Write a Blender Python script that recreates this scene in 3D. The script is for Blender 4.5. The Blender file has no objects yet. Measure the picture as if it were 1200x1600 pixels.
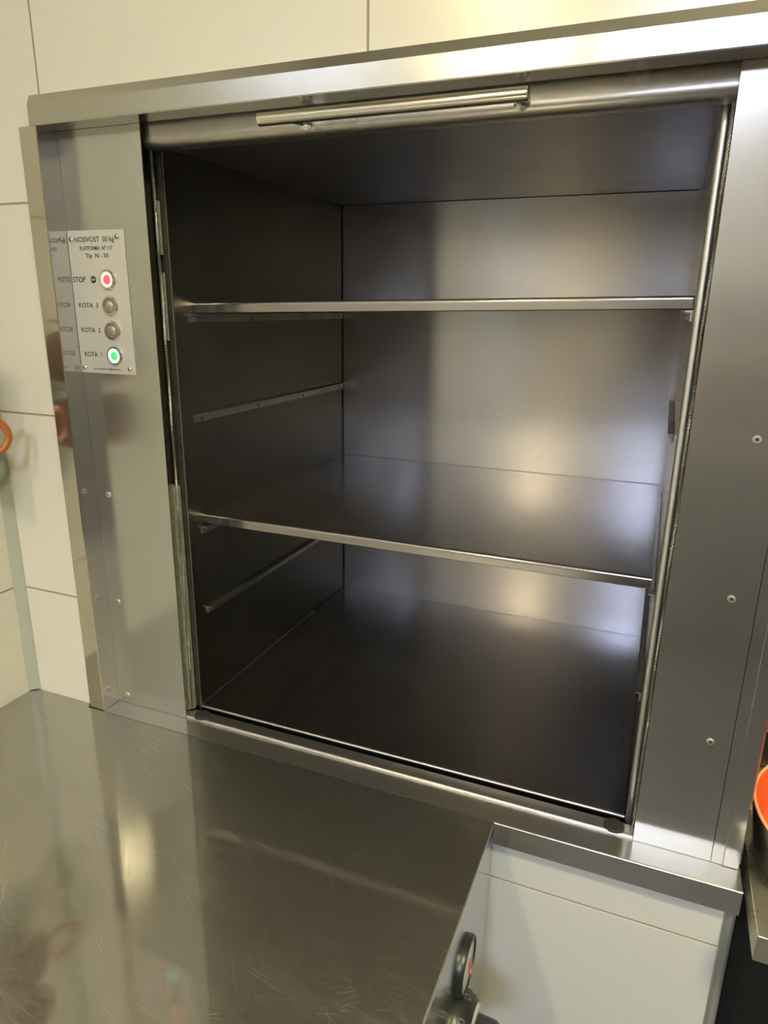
import bpy, bmesh, math, random
from mathutils import Vector, Matrix
random.seed(4)
C = bpy.context.scene.collection
# ------------------------------------------------------------------ camera
cam_d = bpy.data.cameras.new('camera'); cam = bpy.data.objects.new('camera', cam_d); C.objects.link(cam)
r_ = Vector((0.9270219110808355, 0.37479230290113585, 0.01269275628453528))
u_ = Vector((-0.1181746859032737, 0.25983956179495604, 0.9583935234223299))
f_ = Vector((-0.35590043549804484, 0.8899517581376355, -0.28516792982387335))
M = Matrix((r_, u_, -f_)).transposed().to_4x4()
M.translation = Vector((0.5822446545955187, -0.6875038912823987, 0.563093873129751))
cam.matrix_world = M
cam_d.sensor_fit = 'HORIZONTAL'; cam_d.sensor_width = 36.0; cam_d.lens = 36.0*1074.2432/1200.0
cam_d.clip_start = 0.01; cam_d.clip_end = 50
bpy.context.scene.camera = cam
# ------------------------------------------------------------------ world, colour management
w = bpy.data.worlds.new('world'); bpy.context.scene.world = w; w.use_nodes = True
w.node_tree.nodes['Background'].inputs[0].default_value = (1, .95, .85, 1)
w.node_tree.nodes['Background'].inputs[1].default_value = 0.02
vs = bpy.context.scene.view_settings
vs.view_transform = 'Standard'; vs.look = 'None'; vs.gamma = 1.0; vs.use_curve_mapping = False
vs.exposure = -0.08
# lamp positions / powers: (x, y, size_x, size_y, colour, emission strength, label)
LAMPS = [
    ('cool',  0.69, -2.66, 0.62, 0.40, (0.70, 0.79, 1.00), 84.0, 'large cool white ceiling light at the far side of the room'),
    ('warm', -0.12, -2.40, 0.08, 0.70, (1.00, 0.82, 0.46), 190.0, 'long narrow warm ceiling light nearest the left tiled wall'),
    ('spot',  1.15, -1.00, 0.24, 0.24, (1.00, 0.86, 0.48), 235.0, 'square warm ceiling light on the right side of the room'),
    ('pass',  1.40, 0.70, 0.30, 0.30, (1.00, 0.86, 0.55), 30.0, 'added warm ceiling light in the unseen space behind the right hand counter'),  # lamp added to brighten the right hand counter and the bowl
]
CEIL = 1.72
# ------------------------------------------------------------------ helpers: materials
def nodes(name):
    m = bpy.data.materials.new(name); m.use_nodes = True
    nt = m.node_tree; b = nt.nodes['Principled BSDF']
    return m, nt, b
def plain(name, col, rough=.5, metal=0., spec=.5, emit=None, es=0., noise=0.0, nscale=40, bump=0.0):
    m, nt, b = nodes(name)
    b.inputs['Base Color'].default_value = (*col, 1); b.inputs['Roughness'].default_value = rough
    b.inputs['Metallic'].default_value = metal; b.inputs['Specular IOR Level'].default_value = spec
    if emit: b.inputs['Emission Color'].default_value = (*emit, 1); b.inputs['Emission Strength'].default_value = es
    if noise or bump:
        tc = nt.nodes.new('ShaderNodeTexCoord'); n = nt.nodes.new('ShaderNodeTexNoise')
        n.inputs['Scale'].default_value = nscale; n.inputs['Detail'].default_value = 5
        nt.links.new(tc.outputs['Object'], n.inputs['Vector'])
        if noise:
            mr = nt.nodes.new('ShaderNodeMapRange'); mr.inputs['To Min'].default_value = 1-noise; mr.inputs['To Max'].default_value = 1+noise*.3
            mx = nt.nodes.new('ShaderNodeVectorMath'); mx.operation = 'SCALE'; mx.inputs[0].default_value = col
            nt.links.new(n.outputs['Fac'], mr.inputs['Value']); nt.links.new(mr.outputs['Result'], mx.inputs['Scale'])
            nt.links.new(mx.outputs['Vector'], b.inputs['Base Color'])
        if bump:
            bp = nt.nodes.new('ShaderNodeBump'); bp.inputs['Strength'].default_value = bump; bp.inputs['Distance'].default_value = .0005
            nt.links.new(n.outputs['Fac'], bp.inputs['Height']); nt.links.new(bp.outputs['Normal'], b.inputs['Normal'])
    return m
def steel(name, col=(.60, .59, .57), rough=.25, aniso=.7, smear=(0, 0, 1), grain=None, gs=.12, smudge=.08, bend=0.0, smscale=9, stain=.1, veil=0):
    """brushed stainless steel; smear = world direction in which highlights are drawn out (across the grain)"""
    m, nt, b = nodes(name); N = nt.nodes.new; L = nt.links.new
    b.inputs['Metallic'].default_value = 1.0
    if aniso:
        b.inputs['Anisotropic'].default_value = aniso
        cx = N('ShaderNodeCombineXYZ')
        for i in range(3): cx.inputs[i].default_value = smear[i]
        L(cx.outputs[0], b.inputs['Tangent'])
    tc = N('ShaderNodeTexCoord')
    mp = N('ShaderNodeMapping')
    if grain is None: grain = (1, 1, 1)
    mp.inputs['Scale'].default_value = tuple(20.0 if g else 4500.0 for g in grain) if grain != (1, 1, 1) else (60, 60, 60)
    L(tc.outputs['Object'], mp.inputs['Vector'])
    gn = N('ShaderNodeTexNoise'); gn.inputs['Scale'].default_value = 1.0; gn.inputs['Detail'].default_value = 3
    L(mp.outputs[0], gn.inputs['Vector'])
    sm = N('ShaderNodeTexNoise'); sm.inputs['Scale'].default_value = smscale; sm.inputs['Detail'].default_value = 6; sm.inputs['Roughness'].default_value = .6
    L(tc.outputs['Object'], sm.inputs['Vector'])
    # roughness = rough + grain + smudge
    a = N('ShaderNodeMapRange'); a.inputs['From Min'].default_value = .3; a.inputs['From Max'].default_value = .7
    a.inputs['To Min'].default_value = -gs*.3; a.inputs['To Max'].default_value = gs*.3
    L(gn.outputs['Fac'], a.inputs['Value'])
    c = N('ShaderNodeMapRange'); c.inputs['From Min'].default_value = .35; c.inputs['From Max'].default_value = .7
    c.inputs['To Min'].default_value = rough; c.inputs['To Max'].default_value = rough+smudge
    L(sm.outputs['Fac'], c.inputs['Value'])
    ad = N('ShaderNodeMath'); ad.operation = 'ADD'; L(a.outputs[0], ad.inputs[0]); L(c.outputs[0], ad.inputs[1])
    ad.use_clamp = True
    L(ad.outputs[0], b.inputs['Roughness'])
    # colour with slight grain and stain
    k = N('ShaderNodeMapRange'); k.inputs['From Min'].default_value = .3; k.inputs['From Max'].default_value = .75
    k.inputs['To Min'].default_value = 1.0; k.inputs['To Max'].default_value = 1.0-stain
    L(sm.outputs['Fac'], k.inputs['Value'])
    k2 = N('ShaderNodeMapRange'); k2.inputs['From Min'].default_value = .3; k2.inputs['From Max'].default_value = .7
    k2.inputs['To Min'].default_value = 1.0-gs*.6; k2.inputs['To Max'].default_value = 1.0
    L(gn.outputs['Fac'], k2.inputs['Value'])
    mu = N('ShaderNodeMath'); mu.operation = 'MULTIPLY'; L(k.outputs[0], mu.inputs[0]); L(k2.outputs[0], mu.inputs[1])
    sc = N('ShaderNodeVectorMath'); sc.operation = 'SCALE'; sc.inputs[0].default_value = col
    L(mu.outputs[0], sc.inputs['Scale']); L(sc.outputs[0], b.inputs['Base Color'])
    # slight sheet waviness
    last = None
    if bend:
        wv = N('ShaderNodeTexNoise'); wv.inputs['Scale'].default_value = 5.0; wv.inputs['Detail'].default_value = 1
        L(tc.outputs['Object'], wv.inputs['Vector'])
        bp = N('ShaderNodeBump'); bp.inputs['Distance'].default_value = bend; bp.inputs['Strength'].default_value = 1
        L(wv.outputs['Fac'], bp.inputs['Height']); last = bp
    b2 = N('ShaderNodeBump'); b2.inputs['Distance'].default_value = .00002; b2.inputs['Strength'].default_value = .5
    L(gn.outputs['Fac'], b2.inputs['Height'])
    if last: L(last.outputs['Normal'], b2.inputs['Normal'])
    L(b2.outputs['Normal'], b.inputs['Normal'])
    if veil: two_lobe(m, veil)
    return m
def two_lobe(m, fac, rough=.55):
    """a second, rougher metal lobe over the sharp one: fine scratches and grease film"""
    nt = m.node_tree; N = nt.nodes.new; L = nt.links.new; b = nt.nodes['Principled BSDF']
    p = N('ShaderNodeBsdfPrincipled'); p.inputs['Metallic'].default_value = 1; p.inputs['Roughness'].default_value = rough
    for s in ('Base Color', 'Normal'):
        if b.inputs[s].is_linked: L(b.inputs[s].links[0].from_socket, p.inputs[s])
    mx = N('ShaderNodeMixShader'); mx.inputs[0].default_value = fac
    L(b.outputs[0], mx.inputs[1]); L(p.outputs[0], mx.inputs[2])
    L(mx.outputs[0], nt.nodes['Material Output'].inputs['Surface'])
def scratched(name, col, rough):
    """worn worktop steel: soft cloudy roughness and many thin scratches in every direction"""
    m, nt, b = nodes(name); N = nt.nodes.new; L = nt.links.new
    b.inputs['Metallic'].default_value = 1.0
    tc = N('ShaderNodeTexCoord')
    total = None
    for k, (ang, sc, th) in enumerate([(25, 1.0, .67), (-20, 1.3, .68), (50, .8, .68), (-40, 1.1, .69), (8, .7, .67), (80, 1.2, .71)]):
        vr = N('ShaderNodeVectorRotate'); vr.rotation_type = 'Z_AXIS'; vr.inputs['Angle'].default_value = math.radians(ang); mp = N('ShaderNodeMapping'); mp.inputs['Scale'].default_value = (16*sc, 2600*sc, 1)
        mp.inputs['Location'].default_value = (k*3.1, k*7.7, k)
        L(tc.outputs['Object'], vr.inputs['Vector']); L(vr.outputs[0], mp.inputs['Vector'])
        n = N('ShaderNodeTexNoise'); n.inputs['Scale'].default_value = 1; n.inputs['Detail'].default_value = 1.5; L(mp.outputs[0], n.inputs['Vector'])
        r = N('ShaderNodeMapRange'); r.inputs['From Min'].default_value = th; r.inputs['From Max'].default_value = th+.06
        L(n.outputs['Fac'], r.inputs['Value'])
        if total is None: total = r
        else:
            a = N('ShaderNodeMath'); a.operation = 'MAXIMUM'; L(total.outputs[0], a.inputs[0]); L(r.outputs[0], a.inputs[1]); total = a
    cl = N('ShaderNodeTexNoise'); cl.inputs['Scale'].default_value = 11; cl.inputs['Detail'].default_value = 8; L(tc.outputs['Object'], cl.inputs['Vector'])
    c = N('ShaderNodeMapRange'); c.inputs['From Min'].default_value = .35; c.inputs['From Max'].default_value = .7
    c.inputs['To Min'].default_value = rough; c.inputs['To Max'].default_value = rough+.06; L(cl.outputs['Fac'], c.inputs['Value'])
    ad = N('ShaderNodeMath'); ad.operation = 'MULTIPLY_ADD'; ad.inputs[1].default_value = .2
    L(total.outputs[0], ad.inputs[0]); L(c.outputs[0], ad.inputs[2]); L(ad.outputs[0], b.inputs['Roughness'])
    mx = N('ShaderNodeMix'); mx.data_type = 'RGBA'
    mx.inputs[6].default_value = (*col, 1); mx.inputs[7].default_value = (*[min(1, x*1.12) for x in col], 1)
    L(total.outputs[0], mx.inputs[0]); L(mx.outputs[2], b.inputs['Base Color'])
    bp = N('ShaderNodeBump'); bp.inputs['Distance'].default_value = .00006; bp.inputs['Strength'].default_value = .6
    L(total.outputs[0], bp.inputs['Height'])
    wv = N('ShaderNodeTexNoise'); wv.inputs['Scale'].default_value = 14; wv.inputs['Detail'].default_value = 2; L(tc.outputs['Object'], wv.inputs['Vector'])
    b0 = N('ShaderNodeBump'); b0.inputs['Distance'].default_value = .0002; b0.inputs['Strength'].default_value = 1
    L(wv.outputs['Fac'], b0.inputs['Height']); L(b0.outputs['Normal'], bp.inputs['Normal']); L(bp.outputs['Normal'], b.inputs['Normal'])
    two_lobe(m, .42, .5)
    return m
def tiles(name, axis, u0, v0, col=(.585, .58, .515), grout=(.30, .24, .16)):
    """large glazed wall tiles 403 x 254 mm; axis 0 = wall facing x, 1 = wall facing y"""
    m, nt, b = nodes(name); N = nt.nodes.new; L = nt.links.new
    tc = N('ShaderNodeTexCoord'); sp = N('ShaderNodeSeparateXYZ'); L(tc.outputs['Object'], sp.inputs[0])
    def mask(sock, off, pitch, half):
        s = N('ShaderNodeMath'); s.operation = 'SUBTRACT'; s.inputs[1].default_value = off - 40*pitch; L(sock, s.inputs[0])
        mo = N('ShaderNodeMath'); mo.operation = 'PINGPONG'; mo.inputs[1].default_value = pitch/2; 
        L(s.outputs[0], mo.inputs[0])
        r = N('ShaderNodeMapRange'); r.inputs['From Min'].default_value = half*.7; r.inputs['From Max'].default_value = half*1.3
        r.inputs['To Min'].default_value = 1; r.inputs['To Max'].default_value = 0; L(mo.outputs[0], r.inputs['Value'])
        return r.outputs[0]
    a = mask(sp.outputs[1 if axis == 0 else 0], u0, .403, .0010); c = mask(sp.outputs[2], v0, .2545, .0011)
    mxm = N('ShaderNodeMath'); mxm.operation = 'MAXIMUM'; L(a, mxm.inputs[0]); L(c, mxm.inputs[1])
    n = N('ShaderNodeTexNoise'); n.inputs['Scale'].default_value = 4; L(tc.outputs['Object'], n.inputs['Vector'])
    mr = N('ShaderNodeMapRange'); mr.inputs['To Min'].default_value = .96; mr.inputs['To Max'].default_value = 1.03; L(n.outputs['Fac'], mr.inputs['Value'])
    sc = N('ShaderNodeVectorMath'); sc.operation = 'SCALE'; sc.inputs[0].default_value = col; L(mr.outputs[0], sc.inputs['Scale'])
    mx = N('ShaderNodeMix'); mx.data_type = 'RGBA'; L(mxm.outputs[0], mx.inputs[0]); L(sc.outputs[0], mx.inputs[6]); mx.inputs[7].default_value = (*grout, 1)
    L(mx.outputs[2], b.inputs['Base Color'])
    rr = N('ShaderNodeMapRange'); rr.inputs['To Min'].default_value = .22; rr.inputs['To Max'].default_value = .8; L(mxm.outputs[0], rr.inputs['Value']); L(rr.outputs[0], b.inputs['Roughness'])
    bp = N('ShaderNodeBump'); bp.invert = True; bp.inputs['Distance'].default_value = .001; L(mxm.outputs[0], bp.inputs['Height']); L(bp.outputs['Normal'], b.inputs['Normal'])
    return m
# ------------------------------------------------------------------ helpers: meshes
def link(name, bm, mat, parent=None, smooth=False, bevel=0, seg=2, solid=None):
    bmesh.ops.recalc_face_normals(bm, faces=bm.faces)
    me = bpy.data.meshes.new(name); bm.to_mesh(me); bm.free()
    o = bpy.data.objects.new(name, me); C.objects.link(o)
    mats = mat if isinstance(mat, (list, tuple)) else [mat]
    for x in mats: me.materials.append(x)
    if smooth:
        for p in me.polygons: p.use_smooth = True
        me.set_sharp_from_angle(angle=math.radians(40))
    if bevel:
        md = o.modifiers.new('bevel', 'BEVEL'); md.width = bevel; md.segments = seg; md.limit_method = 'ANGLE'; md.angle_limit = math.radians(40)
        md.harden_normals = True
        for p in me.polygons: p.use_smooth = True
    if parent: o.parent = parent; o.matrix_parent_inverse = Matrix.Translation(-Vector(parent.location))
    return o
def box(bm, x0, x1, y0, y1, z0, z1, mi=0):
    v = [bm.verts.new(p) for p in ((x0, y0, z0), (x1, y0, z0), (x1, y1, z0), (x0, y1, z0), (x0, y0, z1), (x1, y0, z1), (x1, y1, z1), (x0, y1, z1))]
    for f in ((0, 3, 2, 1), (4, 5, 6, 7), (0, 1, 5, 4), (1, 2, 6, 5), (2, 3, 7, 6), (3, 0, 4, 7)):
        bm.faces.new([v[i] for i in f]).material_index = mi
    return bm
def B(*a): return box(bmesh.new(), *a)
def prism(pts, axis, a0, a1):
    """closed 2-D outline extruded along axis; pts in the other two coordinates (in x,y,z order)"""
    bm = bmesh.new(); rings = []
    for a in (a0, a1):
        ring = []
        for p, q in pts:
            co = [p, q]; co.insert(axis, a); ring.append(bm.verts.new(co))
        rings.append(ring)
    n = len(pts)
    bm.faces.new(rings[0]); bm.faces.new(list(reversed(rings[1])))
    for i in range(n): bm.faces.new([rings[0][i], rings[0][(i+1) % n], rings[1][(i+1) % n], rings[1][i]])
    return bm
def arc(cx, cy, r, a0, a1, n=6):
    return [(cx+r*math.cos(math.radians(a0+(a1-a0)*i/n)), cy+r*math.sin(math.radians(a0+(a1-a0)*i/n))) for i in range(n+1)]
def lathe(prof, origin, axis, seg=40, bm=None, mi=0):
    """prof: (radius, distance along axis); axis is a unit vector"""
    bm = bm or bmesh.new(); ax = Vector(axis).normalized()
    t = Vector((0, 0, 1)) if abs(ax.z) < .9 else Vector((1, 0, 0))
    e1 = ax.cross(t).normalized(); e2 = ax.cross(e1)
    rows = []
    for r, h in prof:
        c = Vector(origin)+ax*h
        if r < 1e-7: rows.append([bm.verts.new(c)])
        else: rows.append([bm.verts.new(c+e1*r*math.cos(2*math.pi*i/seg)+e2*r*math.sin(2*math.pi*i/seg)) for i in range(seg)])
    for a, c in zip(rows, rows[1:]):
        if len(a) == 1 and len(c) == 1: continue
        for i in range(seg):
            j = (i+1) % seg
            if len(a) == 1: f = bm.faces.new([a[0], c[i], c[j]])
            elif len(c) == 1: f = bm.faces.new([a[i], a[j], c[0]])
            else: f = bm.faces.new([a[i], a[j], c[j], c[i]])
            f.material_index = mi
    return bm
def tube(path, r, seg=12, bm=None, closed=False):
    bm = bm or bmesh.new(); rows = []; n = len(path); P = [Vector(p) for p in path]
    up = None
    for i in range(n):
        a = P[(i-1) % n] if (closed or i) else P[i]; c = P[(i+1) % n] if (closed or i < n-1) else P[i]
        d = (c-a).normalized()
        if up is None: up = Vector((0, 0, 1)) if abs(d.z) < .9 else Vector((1, 0, 0))
        e1 = d.cross(up).normalized(); e2 = d.cross(e1).normalized(); up = -e2 if e2.length else up
        rows.append([bm.verts.new(P[i]+e1*r*math.cos(2*math.pi*k/seg)+e2*r*math.sin(2*math.pi*k/seg)) for k in range(seg)])
    m = n if closed else n-1
    for i in range(m):
        A, D = rows[i], rows[(i+1) % n]
        for k in range(seg): bm.faces.new([A[k], A[(k+1) % seg], D[(k+1) % seg], D[k]])
    if not closed: bm.faces.new(rows[0]); bm.faces.new(list(reversed(rows[-1])))
    return bm
def empty(name, loc, label=None, cat=None, group=None):
    o = bpy.data.objects.new(name, None); C.objects.link(o); o.location = loc; o.empty_display_size = .02
    if label: tag(o, label, cat, group)
    return o
def tag(o, label, cat, group=None):
    o['label'] = label; o['category'] = cat
    if group: o['group'] = group
    return o
def struct(o): o['kind'] = 'structure'; return o
def text(s, parent, mat, x0, x1, zc, cap, y, name='lettering', to=None):
    """text mesh on the y plane fitted between x0 and x1 with the given capital height"""
    cu = bpy.data.curves.new('t', 'FONT'); cu.body = s; cu.size = 1; cu.resolution_u = 3; cu.offset = .012
    o = bpy.data.objects.new('t', cu); C.objects.link(o)
    dg = bpy.context.evaluated_depsgraph_get(); me = bpy.data.meshes.new_from_object(o.evaluated_get(dg))
    bpy.data.objects.remove(o); bpy.data.curves.remove(cu)
    xs = [v.co.x for v in me.vertices]; sx = (x1-x0)/(max(xs)-min(xs)); mn = min(xs)
    bm = bmesh.new(); bm.from_mesh(me); bpy.data.meshes.remove(me)
    for v in bm.verts:
        a, c = x0+(v.co.x-mn)*sx, zc+(v.co.y-.345)*cap/.69
        v.co = Vector((a, y, c)) if to is None else to(a, c)
    r = bmesh.ops.extrude_face_region(bm, geom=bm.faces[:]); 
    vs_ = [g for g in r['geom'] if isinstance(g, bmesh.types.BMVert)]
    if to is None: bmesh.ops.translate(bm, verts=vs_, vec=(0, -.00012, 0))
    return link(name, bm, mat, parent)
# ------------------------------------------------------------------ materials
M_panel = steel('brushed_steel_vertical_grain', (.61, .61, .60), .15, .6, (1, 0, 0), (0, 0, 1), .03, .05, .0004, veil=.22, stain=.05)
M_frame = steel('brushed_steel_frame', (.58, .57, .54), .12, .3, (0, 0, 1), (1, 0, 0), .03, .05, .0002, veil=.15, stain=.06)
M_door = steel('door_steel', (.52, .50, .47), .24, .7, (0, 0, 1), (1, 0, 0), .03, .05, .0002, veil=.3, stain=.06)
M_jamb = steel('polished_steel_jamb', (.68, .65, .58), .07, .5, (1, 0, 0), (0, 0, 1), .03, .04, .0003, veil=.12)
M_reveal = steel('steel_reveal', (.60, .59, .58), .06, .5, (0, 1, 0), (0, 0, 1), .03, .04, .0, veil=.2)
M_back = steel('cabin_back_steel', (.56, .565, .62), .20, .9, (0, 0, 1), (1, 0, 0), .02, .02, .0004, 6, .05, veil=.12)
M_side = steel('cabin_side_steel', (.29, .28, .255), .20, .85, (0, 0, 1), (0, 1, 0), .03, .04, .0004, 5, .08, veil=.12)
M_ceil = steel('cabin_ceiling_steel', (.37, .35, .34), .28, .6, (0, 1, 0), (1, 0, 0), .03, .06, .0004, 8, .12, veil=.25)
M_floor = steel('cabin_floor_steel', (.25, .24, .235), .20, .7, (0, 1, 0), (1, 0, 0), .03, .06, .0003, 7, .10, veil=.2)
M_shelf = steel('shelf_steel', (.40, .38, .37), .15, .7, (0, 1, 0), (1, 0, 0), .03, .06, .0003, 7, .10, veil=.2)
M_lip = steel('bright_folded_edge_steel', (.86, .85, .83), .42, 0, (0, 0, 1), (1, 0, 0), .08, .04, 0)
M_cill = steel('cill_steel', (.62, .61, .60), .13, .4, (0, 1, 0), (1, 0, 0), .03, .06, .0002, 12, veil=.4)
M_rail = steel('rail_steel', (.62, .61, .58), .3, 0, (0, 0, 1), (0, 1, 0), .12, .12, 0, 30, .25)
M_thr = steel('threshold_steel', (.66, .65, .64), .22, 0, (0, 0, 1), (1, 0, 0), .02, .01, 0, 30, .03, veil=.3)
M_bar = steel('handle_steel', (.74, .70, .64), .17, .7, (0, 0, 1), (1, 0, 0), .08, .02, 0, 20, .05)
M_chrome = plain('polished_screw_steel', (.72, .70, .66), .16, 1.0)
M_rivet = plain('aluminium_rivet', (.78, .77, .74), .4, 1.0)
M_bench = scratched('worn_scratched_worktop_steel', (.50, .49, .455), .045)
M_counter2 = steel('side_counter_steel', (.78, .75, .64), .25, 0, (0, 1, 0), (1, 1, 1), .1, .12, .0003, 14, .2, veil=.5)
M_applside = steel('satin_side_panel_steel', (.63, .63, .62), .16, 0, (0, 0, 1), (1, 1, 1), .03, .03, 0, 6, .03)
M_tile = tiles('glazed_wall_tiles', 1, -.109, .168)
M_tileL = tiles('glazed_side_wall_tiles', 0, -.24, .168)
M_tileB = tiles('glazed_lower_wall_tiles', 1, .304, .168, (.56, .58, .58), (.50, .44, .32))  # cool light on the lower tiles is put into their bluish colour
M_trim = plain('grey_green_corner_trim', (.30, .32, .27), .35)
M_trim2 = plain('grey_end_trim', (.20, .21, .20), .5)
M_dark = plain('dark_shaft', (.012, .012, .012), .9)
M_black = plain('black_rubber', (.02, .02, .02), .75, bump=.6, nscale=900)
M_blackp = plain('black_plastic', (.018, .02, .018), .35)
M_grime = plain('dirty_green_guide', (.30, .33, .26), .55, noise=.75, nscale=160, bump=.8)
M_grime2 = plain('dark_dirty_guide', (.10, .10, .075), .45, metal=.5, noise=.7, nscale=110, bump=.8)
M_cable = plain('twisted_steel_cable', (.42, .41, .36), .45, 1.0, noise=.3, nscale=300)
M_plate = plain('satin_aluminium_plate', (.64, .64, .63), .42, .6)
M_ink = plain('black_engraving', (.015, .015, .015), .6)
M_white = plain('white_print', (.8, .8, .78), .5)
M_ringR = plain('red_ring_light', (.9, .3, .3), .4, emit=(1, .38, .34), es=2.2)
M_ringR2 = plain('red_button_lens', (.75, .12, .14), .3, emit=(1, .08, .10), es=.5)
M_ringG = plain('green_ring_light', (.4, .9, .6), .4, emit=(.42, 1, .68), es=2.4)
M_ringG2 = plain('green_button_lens', (.1, .6, .25), .3, emit=(.08, .9, .3), es=.35)
M_unlit = plain('unlit_ring', (.16, .15, .13), .4)
M_cap = plain('button_metal', (.60, .54, .44), .35, .9)
M_panb = plain('brown_enamel', (.20, .09, .045), .4)
M_orange = plain('orange_brown_enamel', (.42, .13, .035), .35, noise=.4, nscale=30)
M_red = plain('red_orange_enamel', (.80, .13, .035), .32, noise=.15, nscale=25)
M_rim = plain('pale_orange_rim', (.85, .42, .20), .3)
M_olive = steel('bowl_outside_steel', (.34, .33, .24), .32, 0, (0, 0, 1), (1, 1, 1), .05, .1, 0, 9, .2)
M_floorT = plain('dark_floor', (.045, .045, .04), .45, noise=.3, nscale=12)
M_ceilp = plain('ceiling_paint', (.60, .56, .44), .8, noise=.04, nscale=6)
M_glass = plain('gauge_glass', (.75, .76, .74), .12)
M_redm = plain('red_mark', (.8, .05, .08), .4)
M_wallp = plain('cream_wall_paint', (.50, .48, .43), .6, noise=.05, nscale=5)
M_darkcab = plain('dark_grey_laminate', (.05, .05, .05), .4)
M_greycup = plain('grey_cupboard_paint', (.27, .27, .285), .5)
M_under = plain('shade_black_cabinet', (.012, .013, .011), .6)
M_brown = plain('brown_wood', (.22, .10, .045), .5, noise=.3, nscale=20)
# ------------------------------------------------------------------ the room
WY = -.022; LX = -.2545; RX = 3.0; YB = -3.0; ZF = -.9
bm = bmesh.new()
box(bm, LX, -.118, WY, .10, ZF, CEIL)              # left of the opening
box(bm, -.118, .7165, WY, .10, .772, CEIL)         # above it
box(bm, -.118, .7165, WY, .10, ZF, -.030, 1)       # below it
box(bm, .7165, 1.9, WY, .10, .775, CEIL)           # above the pass at the right
box(bm, 1.9, RX, WY, .10, ZF, CEIL)
struct(link('wall_back', bm, [M_tile, M_tileB]))
struct(link('wall_left', B(LX-.1, LX, YB, .10, ZF, CEIL), M_tileL))
struct(link('wall_right', B(RX, RX+.1, YB, 1.3, ZF, CEIL), M_wallp))
struct(link('wall_front', B(LX-.1, RX+.1, YB-.1, YB, ZF, CEIL), M_wallp))
struct(link('floor', B(LX-.1, RX+.1, YB-.1, 1.4, ZF-.08, ZF), M_floorT))
struct(link('ceiling', B(LX-.1, RX+.1, YB-.1, 1.4, CEIL, CEIL+.08), M_ceilp))
struct(link('wall_passage', B(.65, RX+.1, 1.3, 1.4, ZF, CEIL), M_wallp))
# lift shaft behind the hatch
bm = bmesh.new()
box(bm, -.17, -.15, .101, .74, -.3, 1.1); box(bm, .70, .716, .101, .74, -.3, 1.1)
box(bm, -.17, .716, .74, .76, -.3, 1.1); box(bm, -.15, .70, .101, .74, -.3, -.28); box(bm, -.15, .70, .101, .74, 1.08, 1.1)
box(bm, .697, .7163, .0022, .1005, -.029, .77); box(bm, -.1178, -.100, .0022, .1005, -.029, .77)
box(bm, -.0995, .6965, .0195, .1004, -.0299, -.0250)  # dark liner added so the slot below the cabin floor looks black
struct(link('wall_shaft', bm, M_dark))
# corner cove trim at the left and narrow end trim at the right
struct(link('trim_1', prism([(LX+.0002, WY-.0003), (LX+.0002, WY-.0105), (LX+.002, WY-.0098), (LX+.006, WY-.0055), (LX+.0115, WY-.0024), (LX+.0130, WY-.0003)], 2, 0.0012, CEIL-.001), M_trim, smooth=True))
struct(link('trim_2', prism([(.7070, WY-.0022), (.7095, WY-.0042), (.714, WY-.0040), (.7168, WY-.001), (.7168, .098), (.7166, .099), (.7166, WY-.0001), (.7070, WY-.0001)], 2, ZF+.001, -.0305), M_trim2, smooth=True))
# ------------------------------------------------------------------ hatch frame
frame = empty('hatch_frame', (.30, -.03, 0), 'brushed stainless steel frame set in the tiled wall around the open lift hatch', 'frame')
XL, XR, JL, JR, T = .0091, .6097, -.1115, .6885, .7554
# header: front face, chamfer on top, underside return
hp = [(-.0205, .7868), (-.0262, .7868), (-.0300, .7768), (-.0300, .7565), (-.0292, .7554), (-.001, .7554), (-.001, .7575), (-.0275, .7575), (-.0275, .7755), (-.0205, .7832)]
link('header', prism(hp, 0, -.1205, .76), M_frame, frame)
# left jamb: bevelled outer edge, front face and inner return
jp = [(-.1445, WY-.0003), (-.1375, -.0296), (-.1360, -.0300), (-.1125, -.0300), (-.1115, -.0290), (-.1115, -.0002), (-.1135, -.0002), (-.1135, -.0275), (-.1355, -.0275), (-.141, WY-.0003)]
j = link('jamb', prism(jp, 2, .0005, .7553), [M_jamb, M_reveal], frame)
for p in j.data.polygons:
    if abs(p.normal.x) > .9 and p.normal.x > 0: p.material_index = 1
# column panels
link('column_panel', B(JL, XL, 0, .0015, 0.0004, T), M_panel, frame)
link('column_panel', B(XR, JR-.0006, 0, .0015, 0.0004, T), M_panel, frame)
link('corner_strip', B(JR, .7160, -.0004, .0015, 0.0004, T), M_panel, frame)
link('cover_strip', prism([(.7000, -.0016), (.7145, -.0016), (.7160, -.0005), (.6995, -.0005)], 2, .0008, T), M_panel, frame)
def rivet(x, z):
    bm = lathe([(.0014, .0002), (.0018, .0018), (.0030, .0018), (.0036, .0010), (.0038, 0)], (x, 0, z), (0, -1, 0), 20)
    o = link('rivet', bm, M_rivet, frame, smooth=True)
    lathe_h = lathe([(0, .0006), (.0014, .0006)], (x, 0, z), (0, -1, 0), 14)
    link('rivet_hole', lathe_h, M_ink, o)
for x, z in ((-.0905, .318), (-.0935, .1618), (-.0934, .0141), (.6649, .4542), (.6660, .3002), (.6689, .143)): rivet(x, z)
# corner posts behind the column panels (they carry the door guides)
for x0, x1 in ((-.1480, -.118), (.692, .716)):
    pass
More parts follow.
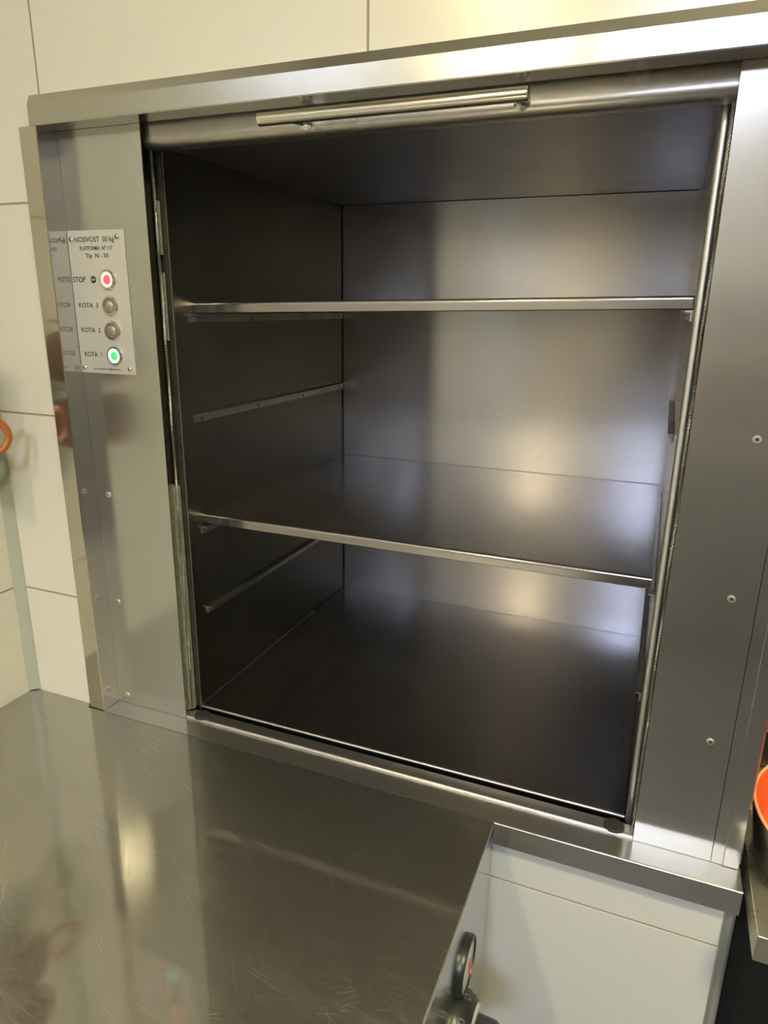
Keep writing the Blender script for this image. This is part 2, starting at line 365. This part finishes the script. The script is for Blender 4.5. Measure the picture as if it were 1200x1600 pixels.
# ------------------------------------------------------------------ sill ledge
sill = empty('sill_ledge', (.30, -.033, 0), 'folded stainless steel ledge running along the bottom of the hatch', 'ledge')
sp_ = [(.0190, -.0020), (.0190, 0), (-.0300, 0), (-.0312, 0)] + arc(-.0312, -.0018, .0018, 90, 180, 6)[1:] + [(-.0330, -.0030), (-.0330, -.0290), (-.0315, -.0290), (-.0315, -.0020)]
link('ledge_sheet', prism(sp_, 0, .4612, .7170), M_cill, sill, smooth=True)
sp2 = [(.0190, -.0020), (.0190, 0), (-.0312, 0), (-.0312, -.0020)]
link('ledge_sheet', prism(sp2, 0, -.1110, .4612), M_cill, sill)
# ------------------------------------------------------------------ threshold
thr = empty('door_threshold', (.31, .012, 0), 'raised steel threshold bar between the ledge and the cabin floor', 'threshold')
tp = [(.0198, .0005), (.0198, .0036), (.0192, .0040)] + [(.0052, .0040), (.0038, .0040)] + arc(.0038, .0010, .0030, 90, 180, 7)[1:] + [(.0008, .0004)]
link('threshold_bar', prism(tp, 0, XL+.0006, XR-.0006), M_thr, thr, smooth=True)
for x in (.0300, .5885):
    bm = lathe([(0, .0030), (.0095, .0030), (.0112, .0018), (.0115, 0)], (x, .0098, .0040), (0, 0, 1), 36)
    for k in range(60):
        a = k*2.39996; r = .0100*math.sqrt((k+.5)/60)
        lathe([(.0006, 0), (0, .0005)], (x+r*math.cos(a), .0098+r*math.sin(a), .0070), (0, 0, 1), 6, bm)
    link('rubber_pad', bm, M_black, thr, smooth=False)
# ------------------------------------------------------------------ sliding door
door = empty('sliding_door', (.31, .008, .735), 'raised stainless steel sliding hatch door tucked behind the frame header', 'door')
dp = [(.0080, .90), (.0080, .7425), (.0080, .7410)] + arc(.0170, .7410, .0090, 180, 270, 9)[1:] + [(.0320, .7322), (.0320, .7350), (.0290, .7350), (.0290, .90)]
link('door_panel', prism(dp, 0, XL-.004, XR+.004), M_door, door, smooth=True)
h = link('handle', lathe([(0, 0), (.0052, 0), (.0060, .0008), (.0060, .2630), (.0052, .2638), (0, .2638)], (.1836, -.035, .7375), (1, 0, 0), 32), M_bar, door, smooth=True)
for x in (.213, .433):
    link('post', lathe([(.0075, .0), (.0075, .0015), (.0042, .002), (.0042, .040)], (x, .0079, .7425), Vector((0, -.043, -.005)), 20), M_chrome, h, smooth=True)
# ------------------------------------------------------------------ door guides and cables in the gaps
def cable(name, x, y, z0, z1, label):
    bm = bmesh.new(); n = 260
    for s in range(3):
        path = []
        for i in range(n):
            z = z0+(z1-z0)*i/(n-1); a = s*2.0944+z*2*math.pi/.0105
            path.append((x+.0011*math.cos(a), y+.0011*math.sin(a), z))
        tube(path, .0010, 6, bm)
    o = link(name, bm, M_cable, smooth=True); tag(o, label, 'cable'); return o
cable('steel_cable', .0050, .0215, .003, .90, 'thin twisted steel cable in the gap beside the left column panel')
cable('steel_cable', .6085, .0215, .003, .90, 'thin twisted steel cable in the gap beside the right column panel')
g = empty('door_guide', (-.002, .02, 0), 'grimy dark guide rail in the slot left of the cabin', 'rail')
link('guide_channel', prism([(-.014, .030), (-.0045, .030), (-.0045, .0325), (.0085, .0325), (.0085, .0350), (-.014, .0350)], 2, .002, .95), M_grime2, g)
link('guide_strip', prism([(-.0085, .0170), (.0018, .0170), (.0018, .0195), (.0052, .0250), (.0052, .0290), (-.0085, .0290)], 2, .002, .335), M_grime, g)
for z0, z1 in ((.52, .60), (.62, .68)):
    link('guide_clip', B(.0020, .0062, .0262, .0290, z0, z1), M_grime, g, bevel=.0004)
g = empty('door_guide', (.63, .02, 0), 'dark guide rail in the slot right of the cabin', 'rail')
link('guide_channel', prism([(.6112, .014), (.622, .014), (.622, .0350), (.6105, .0350), (.6105, .0270), (.6112, .0270)], 2, .002, .95), M_grime2, g)
# ------------------------------------------------------------------ lift cabin
CX0, CX1, CY0, CY1, CZ0, CZ1 = 0.0, .600, .045, .5432, -.0071, .7401
cabin = empty('lift_cabin', (.30, .30, CZ0), 'open stainless steel food lift cabin inside the wall hatch', 'lift cabin')
t = .0015
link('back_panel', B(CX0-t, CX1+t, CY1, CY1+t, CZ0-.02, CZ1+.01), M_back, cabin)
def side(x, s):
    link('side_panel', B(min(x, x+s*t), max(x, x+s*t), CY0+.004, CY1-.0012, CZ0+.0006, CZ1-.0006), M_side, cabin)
    # rolled bright front edge
    r = .0022 if s < 0 else .0046
    lip = lathe([(0, 0), (r, 0), (r, CZ1-CZ0+.012), (0, CZ1-CZ0+.012)], (x+s*(r*1.0), CY0+.002, CZ0-.006), (0, 0, 1), 20)
    link('front_edge', lip, M_lip, cabin, smooth=True)
side(CX0, -1); side(CX1, 1)
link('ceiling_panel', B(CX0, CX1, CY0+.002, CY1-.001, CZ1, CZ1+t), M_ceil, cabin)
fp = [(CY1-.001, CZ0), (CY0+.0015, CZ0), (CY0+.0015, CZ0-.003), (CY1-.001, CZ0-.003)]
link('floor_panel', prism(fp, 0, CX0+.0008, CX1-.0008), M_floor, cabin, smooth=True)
link('front_edge', lathe([(0, 0), (.0020, 0), (.0020, CX1-.002), (0, CX1-.002)], (CX0+.001, CY0+.0012, CZ0-.0012), (1, 0, 0), 16), M_lip, cabin, smooth=True)
pth = [(CX0+.0007+random.uniform(-.0003, .0003), CY0+.004+.36*i/60, CZ0+.0006+random.uniform(-.0003, .0004)) for i in range(61)]
link('weld_bead', tube(pth, .0007, 6), M_rail, cabin)
# thin black strips along the inner corners
bm = B(CX0, CX0+.0016, CY1-.0016, CY1, CZ0, CZ1); link('seam', bm, M_ink, cabin)
bm = B(CX0+.002, CX1-.002, CY1-.0012, CY1, CZ1-.0010, CZ1); link('seam', bm, M_ink, cabin)
# shelf rails
def rail(x, s, zt, y0=.0755, y1=.540):
    # angle strip: upright leg on the wall, narrow top flange
    pts = [(x, zt), (x+s*.0065, zt), (x+s*.0065, zt-.0016), (x+s*.0016, zt-.0020), (x+s*.0016, zt-.0105), (x, zt-.0105)]
    bm = bmesh.new(); a = [bm.verts.new((p, y0, q)) for p, q in pts]; c = [bm.verts.new((p, y1, q)) for p, q in pts]
    n = len(pts); bm.faces.new(a); bm.faces.new(list(reversed(c)))
    for i in range(n): bm.faces.new([a[i], a[(i+1) % n], c[(i+1) % n], c[i]])
    o = link('shelf_rail', bm, M_rail, cabin)
    for k in range(4):
        y = y0+.012+(y1-y0-.03)*k/3
        sc = lathe([(.0024, 0), (.0024, .0008), (.0012, .0016), (0, .0016)], (x+s*.0016, y, zt-.0062), (s, 0, 0), 14)
        link('screw', sc, M_chrome, o, smooth=True)
for zt in (.4215, .1405):
    rail(CX0+.0004, 1, zt); rail(CX1-.0004, -1, zt, .20 if zt > .3 else .0755)
rail(CX0+.0004, 1, .2630); rail(CX1-.0004, -1, .2630)
rail(CX0+.0004, 1, .5520); rail(CX1-.0004, -1, .5640)
# shelves
def shelf(name, zl, zr, yf, x0, x1, label):
    bm = bmesh.new(); ly = []
    prof = [(CY1-.004, 0), (yf+.0045, 0), (yf+.003, 0)] + [(yf+.003-.003*math.sin(math.radians(a)), -.003+.003*math.cos(math.radians(a))) for a in (30, 60, 90)] + [(yf, -.0045), (yf, -.0125), (yf+.0012, -.0135), (yf+.006, -.0135), (yf+.006, -.0123), (yf+.0012, -.0120), (yf+.0012, -.0040), (yf+.003, -.0015), (CY1-.004, -.0015)]
    for x, z in ((x0, zl), (x1, zr)): ly.append([bm.verts.new((x, p, z+q)) for p, q in prof])
    n = len(prof); bm.faces.new(ly[0]); bm.faces.new(list(reversed(ly[1])))
    for i in range(n): bm.faces.new([ly[0][i], ly[0][(i+1) % n], ly[1][(i+1) % n], ly[1][i]])
    o = link(name, bm, M_shelf, smooth=True); tag(o, label, 'shelf'); return o
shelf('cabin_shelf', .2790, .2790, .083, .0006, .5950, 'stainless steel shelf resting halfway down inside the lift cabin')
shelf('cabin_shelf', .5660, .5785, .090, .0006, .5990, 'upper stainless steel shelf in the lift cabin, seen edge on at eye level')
# ------------------------------------------------------------------ control plate
cp = empty('control_plate', (-.068, 0, .479), 'engraved metal push button plate screwed to the left column panel', 'control panel')
plate = link('plate', B(-.1110, -.0248, -.0020, -.0001, .4787, .6470), M_plate, cp, bevel=.0004)
YP = -.0020
for s, x0, x1, z, cap in (('NOSIVOST  50 kg', -.1000, -.0395, .6368, .0056), ('PLATFORMA  Nº 117', -.0930, -.0430, .6268, .0046), ('Tip  N - 50', -.0850, -.0500, .6184, .0048),
                          ('STOP', -.1092, -.0890, .5912, .0062), ('KOTA  3', -.1040, -.0735, .5610, .0056), ('KOTA  2', -.1040, -.0735, .5315, .0056), ('KOTA  1', -.1030, -.0755, .5020, .0056),
                          ('www.npplatforme@gmail.com', -.0910, -.0475, .4845, .0022)):
    text(s, cp, M_ink, x0, x1, z, cap, YP)
stop = link('stop_symbol', lathe([(0, .0003), (.0044, .0003), (.0044, 0)], (-.0767, YP, .5910), (0, -1, 0), 8), M_ink, cp)
text('STOP', stop, M_white, -.0797, -.0737, .5910, .0020, YP-.0003)
for x, z in ((-.1045, .6370), (-.0345, .6385), (-.1045, .4850), (-.0325, .4860)):
    s = link('screw', lathe([(.0034, 0), (.0034, .0006), (.0026, .0020), (.0012, .0026), (0, .0026)], (x, YP, z), (0, -1, 0), 20), M_chrome, cp, smooth=True)
    bm = B(x-.0018, x+.0018, YP-.00285, YP-.0020, z-.0003, z+.0003); box(bm, x-.0003, x+.0003, YP-.00285, YP-.0020, z-.0018, z+.0018)
    link('screw_slot', bm, M_ink, s)
for z, mr, ml in ((.5909, M_ringR, M_ringR2), (.5606, None, None), (.5312, None, None), (.5012, M_ringG, M_ringG2)):
    b = link('push_button', lathe([(.0122, 0), (.0122, .0008), (.0106, .0030), (.0090, .0030), (.0086, .0016), (.0082, .0010)], (-.0540, YP, z), (0, -1, 0), 40), M_chrome, cp, smooth=True)
    link('ring_light', lathe([(.0086, .0014), (.0078, .0022), (.0056, .0022), (.0054, .0014)], (-.0540, YP, z), (0, -1, 0), 40), mr or M_unlit, b, smooth=True)
    link('button_cap', lathe([(.0055, .0012), (.0055, .0022), (.0048, .0026), (0, .0026)], (-.0540, YP, z), (0, -1, 0), 32), ml or M_cap, b, smooth=True)
# ------------------------------------------------------------------ main counter at the left
ctr = empty('kitchen_counter', (.10, -.4, ZF), 'scratched stainless steel counter in the lower left of the photo', 'counter')
BX = .4604
cpn = [(LX+.0006, -.95), (BX, -.95), (BX, -.0336), (BX-.0004, -.0318), (-.1385, -.0318), (-.1458, WY-.0004), (LX+.0006, WY-.0004)]
link('worktop', prism(cpn, 2, -.0022, .0), M_bench, ctr, bevel=.0006)
link('edge_band', B(BX-.0030, BX+.0006, -.95, -.0340, -.0060, -.0024), M_lip, ctr)
link('side_panel', B(BX-.004, BX-.0004, -.94, -.0345, ZF+.06, -.0062), M_applside, ctr)
link('cabinet_body', B(LX+.01, BX-.005, -.94, -.040, ZF+.06, -.004), M_applside, ctr)
for x in (-.2, .40):
    for y in (-.9, -.08): link('foot', lathe([(.02, 0), (.02, .06)], (x, y, ZF), (0, 0, 1), 16), M_blackp, ctr)
# round gauge on the side panel
GX = BX-.0004
ga = link('gauge', lathe([(.0300, 0), (.0300, .0040), (.0285, .0065), (.0262, .0065), (.0258, .0045)], (GX, -.1430, -.0900), (1, 0, 0), 48), M_blackp, ctr, smooth=True)
link('gauge_face', lathe([(0, .0048), (.0258, .0046)], (GX, -.1430, -.0900), (1, 0, 0), 48), M_glass, ga)
link('needle_mark', B(GX+.0049, GX+.0055, -.137, -.131, -.108, -.092), M_redm, ga)
link('screw', lathe([(.0045, 0), (.0040, .0015), (0, .003)], (GX, -.1130, -.1230), (1, 0, 0), 20), M_chrome, ctr, smooth=True)
# control knob below it
KY, KZ = -.166, -.150
kn = link('control_knob', lathe([(.0400, .0), (.0400, .0030), (.0340, .0150), (.0300, .0190), (.0270, .0190)], (GX, KY, KZ), (1, 0, 0), 48), M_blackp, ctr, smooth=True)
link('knob_ring', lathe([(.0296, .0185), (.0276, .0215), (.0200, .0215)], (GX, KY, KZ), (1, 0, 0), 48), M_plate, kn, smooth=True)
link('knob_grip', lathe([(.0205, .0200), (.0195, .0400), (.0175, .0430), (0, .0430)], (GX, KY, KZ), (1, 0, 0), 32), M_blackp, kn, smooth=True)
def conemap(cy, cz, a0):
    def f(a, c):  # a along circumference, c along slope
        th = a0+a/.036; s = max(0, min(1, c/.013))
        r = .0395+(.0341-.0395)*s; x = .0035+.0117*s
        return Vector((GX+x+.0004, cy+(r+.0005)*math.sin(th), cz+(r+.0005)*math.cos(th)))
    return f
for s, a0, wd in (('0', .25, .005), ('2', .78, .0045), ('0', -.45, .0045)):
    text(s, kn, M_white, -wd*.7, wd*.7, .0066, .0085, 0, 'digit', conemap(KY, KZ, a0))
# ------------------------------------------------------------------ side counter, bowl and things at the right
sc_ = empty('side_counter', (1.1, .3, ZF), 'bright stainless steel counter corner at the lower right edge', 'counter')
link('worktop', prism([(-.0830, 0), (.62, 0), (.62, -.030), (-.0820, -.030), (-.0830, -.0295)], 0, .7250, 1.75), M_counter2, sc_, bevel=.0015, seg=3)
for x in (1.0, 1.60): link('leg', B(x, x+.035, -.0175+.02, .0175+.02, ZF, -.0302), M_counter2, sc_)
tag(link('added_dark_cabinet', B(.738, 1.72, .085, .61, ZF+.001, -.034), M_under, bevel=.004), 'added black cabinet standing in for the dark space below the right hand counter', 'cabinet')  # black block added to give the darkness under the counter
bx, by = .8485, .030
bowl = empty('mixing_bowl', (bx, by, 0), 'red-orange bowl with dull steel outside on the right hand counter', 'bowl')
link('outer_shell', lathe([(0, .0006), (.113, .0006), (.118, .010), (.1255, .060), (.1262, .0665)], (bx, by, 0), (0, 0, 1), 96), M_olive, bowl, smooth=True)
link('inner_shell', lathe([(.1235, .0680), (.119, .055), (.112, .030), (.09, .022), (0, .020)], (bx, by, 0), (0, 0, 1), 96), M_red, bowl, smooth=True)
link('rim', tube([(bx+.1250*math.cos(i*math.tau/96), by+.1250*math.sin(i*math.tau/96), .0680) for i in range(96)], .0018, 10, closed=True), M_rim, bowl, smooth=True)
tag(link('black_tray', B(.742, .99, .20, .46, .0006, .055), M_blackp, bevel=.004), 'black tray behind the red-orange bowl', 'tray')
# ------------------------------------------------------------------ orange loops hanging by the left wall
def mug(y, z, label, body):
    e = empty('hanging_mug', (LX, y, z), label, 'mug', 'brown mugs hanging on the left wall')
    link('mug_body', lathe([(0, .010), (.032, .010), (.036, .014), (.042, .055), (.040, .055), (.034, .017), (0, .014)], (LX, y, z), (1, 0, 0), 40), body, e, smooth=True)
    link('hook', tube([(LX-.001, y, z+.050), (LX+.030, y, z+.050), (LX+.040, y, z+.047), (LX+.042, y, z+.040)], .0025, 10), M_chrome, e, smooth=True)
    return e
mug(-.150, .488, 'brown mug hanging on the left wall above the one with the orange ring', M_panb)
loop = mug(-.146, .392, 'mug hanging on the left wall, its orange-brown ring handle poking in at the left edge', M_panb)
cx_, cy_, cz_ = -.1945, -.084, .4015
ring = [(cx_-.010*math.cos(i*math.tau/40)*-1.0, cy_+.022*math.cos(i*math.tau/40), cz_+.0225*math.sin(i*math.tau/40)) for i in range(40)]
link('handle_loop', tube(ring, .0045, 12, closed=True), M_orange, loop, smooth=True)
# ------------------------------------------------------------------ unseen furniture added opposite the hatch for reflections in the steel
base = empty('added_dark_cabinet', (1.2, -2.7, ZF), 'unseen long dark grey cabinet opposite the hatch, added for dark reflections', 'cabinet')  # added to darken the lower reflections in the panels
link('cabinet_body', B(-.20, 2.9, -2.98, -2.42, ZF+.08, .0), M_darkcab, base, bevel=.004)
link('plinth', B(-.15, 2.85, -2.96, -2.48, ZF+.001, ZF+.08), M_blackp, base)
for k in range(5):
    dr = link('door', B(-.19+k*.615, .415+k*.615, -2.42, -2.402, ZF+.10, -.02), M_darkcab, base, bevel=.003)
    link('handle', B(.33+k*.615, .345+k*.615, -2.385, -2.375, -.30, -.12), M_rail, dr)
wc = empty('added_grey_cupboard', (.9, -2.8, .62), 'unseen grey cupboard above the rack opposite the hatch, added to tone down reflections', 'cupboard')  # added to grey down the reflection at the right panel's top
link('cupboard_body', B(.30, 1.70, -2.99, -2.64, .62, 1.42), M_greycup, wc, bevel=.003)
for k in range(2): link('door', B(.31+k*.695, .995+k*.695, -2.64, -2.622, .63, 1.41), M_greycup, wc, bevel=.002)
cup = empty('added_brown_rack', (.95, -2.7, 0), 'unseen brown rack on the dark cabinet, added for a brown band of reflection', 'rack')  # added for the brown band reflected in the right panel
for z in (.002, .17, .34): link('board', B(.45, 1.65, -2.90, -2.60, z, z+.03), M_brown, cup, bevel=.002)
for x in (.45, 1.05, 1.62): link('upright', B(x, x+.03, -2.90, -2.60, .032, .169), M_brown, cup); link('upright', B(x, x+.03, -2.90, -2.60, .201, .339), M_brown, cup)
link('rack_back', B(.48, 1.62, -2.915, -2.901, .0, .37), M_brown, cup)
# ------------------------------------------------------------------ ceiling lights
for nm, x, y, sx, sy, col, es, lab in LAMPS:
    L_ = empty('ceiling_light', (x, y, CEIL), lab, 'ceiling light')
    em = plain('lamp_'+nm, (1, 1, 1), .5, emit=col, es=es)
    bm = bmesh.new()
    a, b_ = sx/2+.02, sy/2+.02
    box(bm, x-a, x+a, y-b_, y-b_+.018, CEIL-.035, CEIL-.0005); box(bm, x-a, x+a, y+b_-.018, y+b_, CEIL-.035, CEIL-.0005)
    box(bm, x-a, x-a+.018, y-b_+.018, y+b_-.018, CEIL-.035, CEIL-.0005); box(bm, x+a-.018, x+a, y-b_+.018, y+b_-.018, CEIL-.035, CEIL-.0005)
    link('light_frame', bm, M_white, L_)
    link('diffuser', B(x-sx/2, x+sx/2, y-sy/2, y+sy/2, CEIL-.030, CEIL-.010), em, L_)
